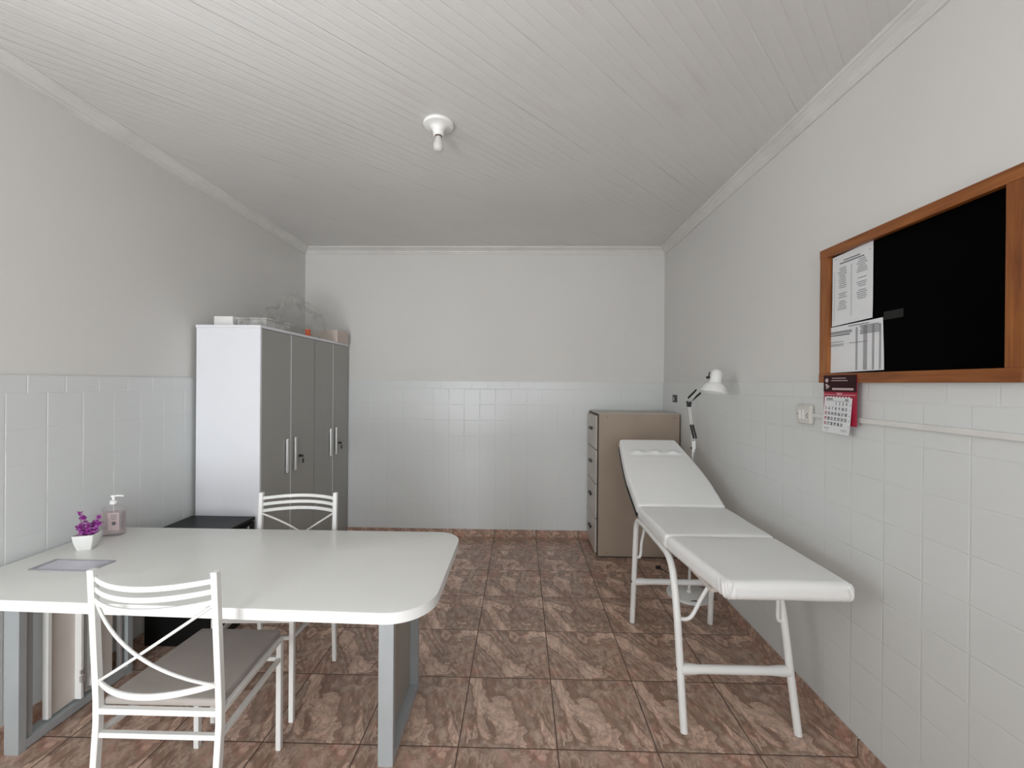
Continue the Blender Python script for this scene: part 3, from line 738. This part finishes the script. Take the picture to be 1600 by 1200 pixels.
b = BM(); add_cushion(b, hx+.002, Lh/2, .007, .005, boardfn, (24, 30, 8), hm @ Matrix.Translation((0, 0, -TH-.007))); obj('head_board', b, M['blackp'], t, 60, label='black board under the head pad')

# ------------------------------------------------------------------ articulated floor lamp
t = thing('floor_lamp', 'white articulated lamp on a round base between the couch and the right wall', 'lamp', (1.19, 2.945, 0))
b = BM(); add_lathe(b, [(0, 0), (.148, 0), (.150, .006), (.148, .014), (.140, .018), (.02, .022), (.016, .04), (0, .04)], 48); ba = obj('base', b, M['white'], t, 40)
for (a, r, s) in ((-95, .12, .014), (-88, .128, .010), (-75, .122, .008), (-105, .13, .007), (-98, .04, .01)):
    cx, cy_ = math.cos(math.radians(a))*r, math.sin(math.radians(a))*r
    b = BM(); vs = [b.verts.new((cx+s*math.cos(k*.9)*(1+.5*random.random()), cy_+.5*s*math.sin(k*.9)*(1+.5*random.random()), .0195+.0*k)) for k in range(7)]
    f = b.faces.new(vs); 
    obj('paint_chip', b, M['chip'], ba, label='dark chipped paint')
b = BM(); add_tube(b, [(0, 0, .02), (.022, 0, 1.03)], .0095, 14); obj('pole', b, M['white'], t, 50)
b = BM(); add_tube(b, [(.0125, -.014, .80), (.0215, -.014, 1.0)], .002, 6); obj('pole_wire', b, M['blackp'], t)
b = BM(); add_tube(b, [(.010, 0, 1.028), (.034, 0, 1.028)], .012, 12); add_box(b, .010, .034, -.008, .008, 1.028, 1.075, .003); obj('pole_clamp', b, M['white'], t, 50)
b = BM(); add_tube(b, [(.004, 0, 1.026), (.040, 0, 1.026)], .006, 10); obj('clamp_knob', b, M['blackp'], t, 50)
E1 = Vector((-.020, -.02, 1.345))
b = BM()
for dx_ in (-.007, .007): add_tube(b, [(.022+dx_, 0, 1.07), (E1.x+dx_*.7, E1.y, E1.z)], .0028, 8)
obj('lower_arm', b, M['white'], t, 50)
def spring(pa, pb, r, turns, par, wr=.0016):
    pa, pb = Vector(pa), Vector(pb); ax_ = (pb-pa); tt = ax_.normalized(); n = tt.orthogonal().normalized(); m = tt.cross(n); pts = []
    for i in range(turns*10+1):
        a = 2*math.pi*i/10; pts.append(pa+ax_*(i/(turns*10))+n*r*math.cos(a)+m*r*math.sin(a))
    b = BM(); add_tube(b, pts, wr, 5); return obj('spring', b, M['blackp'], par, 60)
spring((.036, -.012, 1.095), (.010, -.014, 1.19), .0048, 16, t, .0028); spring((.018, -.012, 1.095), (-.006, -.014, 1.19), .0048, 16, t, .0028)
E2 = Vector((-.030, -.34, 1.515))
b = BM()
for dx_ in (-.007, .007): add_tube(b, [(E1.x+dx_, E1.y, E1.z), (E2.x+dx_, E2.y, E2.z)], .0028, 8)
obj('upper_arm', b, M['white'], t, 50)
d12 = (E2-E1).normalized()
for o_ in (-.012, .014):
    spring(E1+d12*.02+Vector((o_, 0, .016-o_*.6)), E1+d12*.15+Vector((o_+.012, 0, .010-o_*.8)), .0048, 16, t, .0026)
b = BM(); add_tube(b, [E1+Vector((-.016, 0, 0)), E1+Vector((.016, 0, 0))], .010, 12); add_box(b, E1.x-.012, E1.x+.012, E1.y-.012, E1.y+.012, E1.z-.03, E1.z+.012, .003); obj('elbow_joint', b, M['blackp'], t, 50)
b = BM(); add_tube(b, [E2+Vector((-.012, 0, 0)), E2+Vector((.014, 0, 0))], .008, 12); add_tube(b, [E2, E2+Vector((.006, -.004, .035))], .004, 8); obj('shade_joint', b, M['blackp'], t, 50)
sh = Matrix.Translation((.004, -.355, 1.482)) @ Euler((math.radians(-3), math.radians(10), 0)).to_matrix().to_4x4()
b = BM(); add_lathe(b, [(0, .086), (.014, .084), (.026, .076), (.0325, .062), (.034, .045), (.034, .008), (.037, .006), (.0375, .000), (.050, -.008), (.062, -.022), (.071, -.042), (.077, -.060), (.0755, -.060), (.069, -.042), (.060, -.023), (.048, -.010), (.034, .000), (.030, .03), (0, .06)], 40, sh); obj('shade', b, M['white'], t, 50)
b = BM(); add_lathe(b, [(0, -.028), (.012, -.026), (.022, -.012), (.024, 0), (.016, .016), (.012, .03), (0, .03)], 20, sh); obj('bulb', b, M['bulb'], t, 60)
b = BM(); add_tube(b, smooth_path([(.05, .12, .022), (.04, .20, .006), (.0, .27, .004), (-.03, .34, .004), (-.075, .41, .004)], 6), .003, 8); add_box(b, -.095, -.06, .40, .43, .0, .016, .004); obj('power_cord', b, M['blackp'], t, 50)

# ------------------------------------------------------------------ black noticeboard
FX = XR+OUT                               # painted wall surface
t = thing('notice_board', 'black notice board in an orange wooden frame on the right wall', 'notice board', (FX, 1.49, 1.775))
hy0, hy1, hz0, hz1 = 1.133-1.49, 1.888-1.49, 1.482-1.775, 2.066-1.775
FXF = FX-1.327; fwz, fwy = .040, .047
bx('board_panel', M['board'], t, -.016, -.004, hy0+.02, hy1-.02, hz0+.02, hz1-.02)
bx('frame_rail', M['wood'], t, -FXF, 0, hy0, hy1, hz1-fwz, hz1, .002); bx('frame_rail', M['wood'], t, -FXF, 0, hy0, hy1, hz0, hz0+fwz, .002)
bx('frame_stile', M['woodv'], t, -FXF+.001, 0, hy1-fwy, hy1-.001, hz0+fwz, hz1-fwz, .002); bx('frame_stile', M['woodv'], t, -FXF+.001, 0, hy0-.012, hy0+.042, hz0+fwz, hz1-fwz, .002)
bx('tape_smudge', plain('grey_smudge', (.0018, .0018, .0018), .5), t, -.0166, -.0158, 1.50-1.49, 1.58-1.49, 1.715-1.775, 1.745-1.775, .0003)

# frame of a local sheet on the right wall: (u right = -y, v up = z, n = -x)
def sheet_mtx(x, yc, zc): return Matrix(((0, 0, -1, x), (-1, 0, 0, yc), (0, 1, 0, zc), (0, 0, 0, 1)))
def sheet(bm, w_, h_, mtx, curl=.004, n=14, skew=(0, 0), thick=.0005):
    g = [[None]*(n+1) for _ in range(n+1)]; g2 = [[None]*(n+1) for _ in range(n+1)]
    for i in range(n+1):
        for j in range(n+1):
            u, v = i/n-.5, j/n-.5
            z = curl*(abs(2*u)**3*.6+abs(min(0, 2*v))**2*.9)
            p = Vector((u*w_+skew[0]*v, v*h_+skew[1]*u, z)); g[i][j] = bm.verts.new(mtx @ p); g2[i][j] = bm.verts.new(mtx @ (p-Vector((0, 0, thick))))
    for i in range(n):
        for j in range(n):
            bm.faces.new((g[i][j], g[i+1][j], g[i+1][j+1], g[i][j+1])); bm.faces.new((g2[i][j], g2[i][j+1], g2[i+1][j+1], g2[i+1][j]))
    for i in range(n):
        for a, b_ in (((i, 0), (i+1, 0)), ((n, i), (n, i+1)), ((i+1, n), (i, n)), ((0, i+1), (0, i))):
            bm.faces.new((g2[a[0]][a[1]], g2[b_[0]][b_[1]], g[b_[0]][b_[1]], g[a[0]][a[1]]))
def bars(bm, rects, mtx, z=.0016):
    for (u, v, w_, h_) in rects: add_box(bm, u-w_/2, u+w_/2, v-h_/2, v+h_/2, z-.0008, z, 0, mtx)
PX = FX-.0172
mt = sheet_mtx(PX, 1.731, 1.876)
t = thing('paper_notice', 'upper white printed sheet in two columns pinned on the black board', 'paper', (PX, 1.731, 1.876), 0, 'papers pinned on the notice board')
def T(bm): bm.transform(Matrix.Translation(-t.location)); return bm
b = BM(); sheet(b, .208, .296, mt, .001, skew=(.0, .008)); obj('sheet', T(b), M['paper'], t, 60)
b = BM(); bars(b, [(0, .118, .085, .004), (0, .108, .125, .0045)], mt); obj('heading', T(b), M['ink'], t)
b = BM(); rc_ = []
rc_ += [(-.085, .132, .004, .004), (.088, .124, .004, .004)]
for k in range(22):
    if k in (11, 12, 16): continue
    rc_.append((-.047+random.uniform(-.002, .002), .088-k*.0082, random.uniform(.030, .050), .0034))
for k in range(20):
    if k in (7, 8, 10, 14): continue
    rc_.append((.052+random.uniform(-.002, .002), .098-k*.0082, random.uniform(.030, .056), .0034))
for k in range(26): rc_.append((.0, .088-k*.0082, .006, .0030)); rc_.append((-.092, .078-k*.0082, .005, .0026))
bars(b, rc_, mt); obj('printed_text', T(b), M['ink2'], t)
mt = sheet_mtx(PX, 1.724, 1.625)
t = thing('paper_notice', 'lower white printed sheet with grey vertical stripes on the black board', 'paper', (PX, 1.724, 1.625), 0, 'papers pinned on the notice board')
b = BM(); sheet(b, .292, .196, mt, .001, skew=(-.008, .006)); obj('sheet', T(b), M['paper'], t, 60)
b = BM(); rc_ = [(.022, -.006, .009, .172), (.064, -.006, .018, .172), (.101, -.006, .009, .172), (.132, -.006, .008, .172)]; bars(b, rc_, mt, .0014); obj('shaded_column', T(b), M['ink2'], t)
b = BM(); rc_ = [(.03, .090, .10, .003), (-.065, .072, .125, .004), (-.065, .066, .125, .003), (-.07, .058, .115, .0045), (-.09, .030, .09, .002), (-.09, .020, .09, .002), (-.09, .014, .085, .002), (.03, .020, .09, .0018)]
for k in range(6): rc_.append((.09+random.uniform(-.01, .01), .082-k*.006, .09, .003))
bars(b, rc_, mt, .0018); obj('printed_text', T(b), M['ink'], t)

# calendar hanging over the lower frame rail
CX = 1.3225; mt = sheet_mtx(CX, 1.762, 1.392)
t = thing('wall_calendar', 'dark red and white wall calendar hanging below the notice board', 'calendar', (CX, 1.762, 1.392))
def T(bm): bm.transform(Matrix.Translation(-t.location)); return bm
b = BM(); add_box(b, -.089, .089, -.085, .122, -.004, -.002, 0, mt); obj('backing_card', T(b), M['red'], t)
b = BM(); add_box(b, -.089, .089, .052, .122, -.002, -.0008, 0, mt); obj('header', T(b), M['maroon'], t)
b = BM(); bars(b, [(-.002, .109, .072, .0032), (.0, .099, .088, .0032), (.018, .064, .112, .009)], mt, .0002); 
for (u, v, s) in ((-.070, .100, .009), (-.072, .080, .006), (-.062, .074, .006), (-.070, .068, .005)): add_lathe(b, [(0, 0), (s, 0), (s, .0009), (0, .0009)], 16, mt @ Matrix.Translation((u, v, -.0009)))
obj('header_print', T(b), M['dull'], t)
b = BM(); bars(b, [(-.052, .040, .066, .0025), (.052, .040, .066, .0025)], mt, .0004); text_mesh(b, '2025', .016, mt @ Matrix.Translation((0, .042, -.001)), .0008); obj('year_print', T(b), M['pink'], t)
b = BM(); ppm = mt @ Matrix.Translation((-.006, -.046, .004)) @ Matrix.Rotation(math.radians(-3), 4, 'X') @ Matrix.Rotation(math.radians(-1.5), 4, 'Z')
bars(b, [(-.062+k*.0165, .0295, .008, .007) for k in range(8)], mt, .0003); obj('stripe_print', T(b), M['paper'], t)
b = BM(); sheet(b, .148, .150, ppm, .0022, thick=.002); add_box(b, -.070, .070, .060, .074, -.006, .0, 0, ppm); pg = obj('month_page', T(b), M['paper'], t, 60, label='white January page')
b = BM(); text_mesh(b, 'JANEIRO', .0095, ppm @ Matrix.Translation((-.045, .0665, .0012)), .0004); text_mesh(b, '2025', .0095, ppm @ Matrix.Translation((.048, .0665, .0012)), .0004)
bars(b, [(0, .0595, .13, .0012)], ppm, .002); rednum = BM()
col = 3; row = 0
for dday in range(1, 32):
    u = -.062+col*.0185; v = .048-row*.0215
    text_mesh(rednum if col == 0 else b, str(dday), .0165, ppm @ Matrix.Translation((u, v, .0016)) @ Matrix.Diagonal((.8, 1.15, 1, 1)), .0004)
    col += 1
    if col == 7: col = 0; row += 1
bars(b, [(.064+.004, .046-k*.0215, .004, .003) for k in range(5)], ppm, .002)
bars(b, [(-.05, -.056, .03, .0014), (-.05, -.060, .026, .0012), (.045, -.057, .032, .0014), (.045, -.062, .028, .0012), (-.052, -.068, .022, .0012)], ppm, .0022)
obj('printed_dates', T(b), M['ink'], pg); obj('printed_dates', T(rednum), plain('dark_red_ink', (.45, .03, .05), .6), pg, label='red Sunday dates')

# socket box and cable trunking on the right wall
t = thing('socket_box', 'white surface socket box on the right wall left of the calendar', 'socket', (XR, 2.000, 1.334))
b = BM(); add_cushion(b, .010, .050, .0455, .008, None, (10, 14, 12), mat4((-.010, 0, 0))); obj('housing', b, M['socket'], t, 50)
b = BM(); add_box(b, -.0212, -.018, -.043, .043, -.039, .039, .002); obj('face_plate', b, M['socket'], t)
b = BM()
for y in (.022, -.002): add_box(b, -.0228, -.0205, y-.006, y+.006, -.022, .022, .001)
obj('rocker', b, M['whitep'], t)
for y, z in ((-.030, .004), (-.030, -.012), (-.024, -.004), (.040, 0)):
    b = BM(); add_lathe(b, [(0, 0), (.003, 0), (.003, .0008), (0, .0008)], 10, Matrix.Translation((-.0212, y, z)) @ Matrix.Rotation(-math.pi/2, 4, 'Y'))
    obj('contact_hole', b, M['blackp'], t)
b = BM(); add_box(b, XR-.012, XR, YB+.01, 1.949, 1.323, 1.343, .003); tag(obj('cable_trunking', b, M['trim'], None), 'thin white cable trunking running along the right wall from the socket box', 'cable trunking')
t = thing('wall_outlet', 'small black wall outlet without cover plate above the filing cabinet', 'outlet', (XR, 3.69, 1.347))
bx('back_box', M['blackp'], t, -.004, 0, -.050, .050, -.032, .032, .001); bx('switch_insert', M['socket'], t, -.008, -.004, .010, .024, -.018, .014, .001, label='white insert')
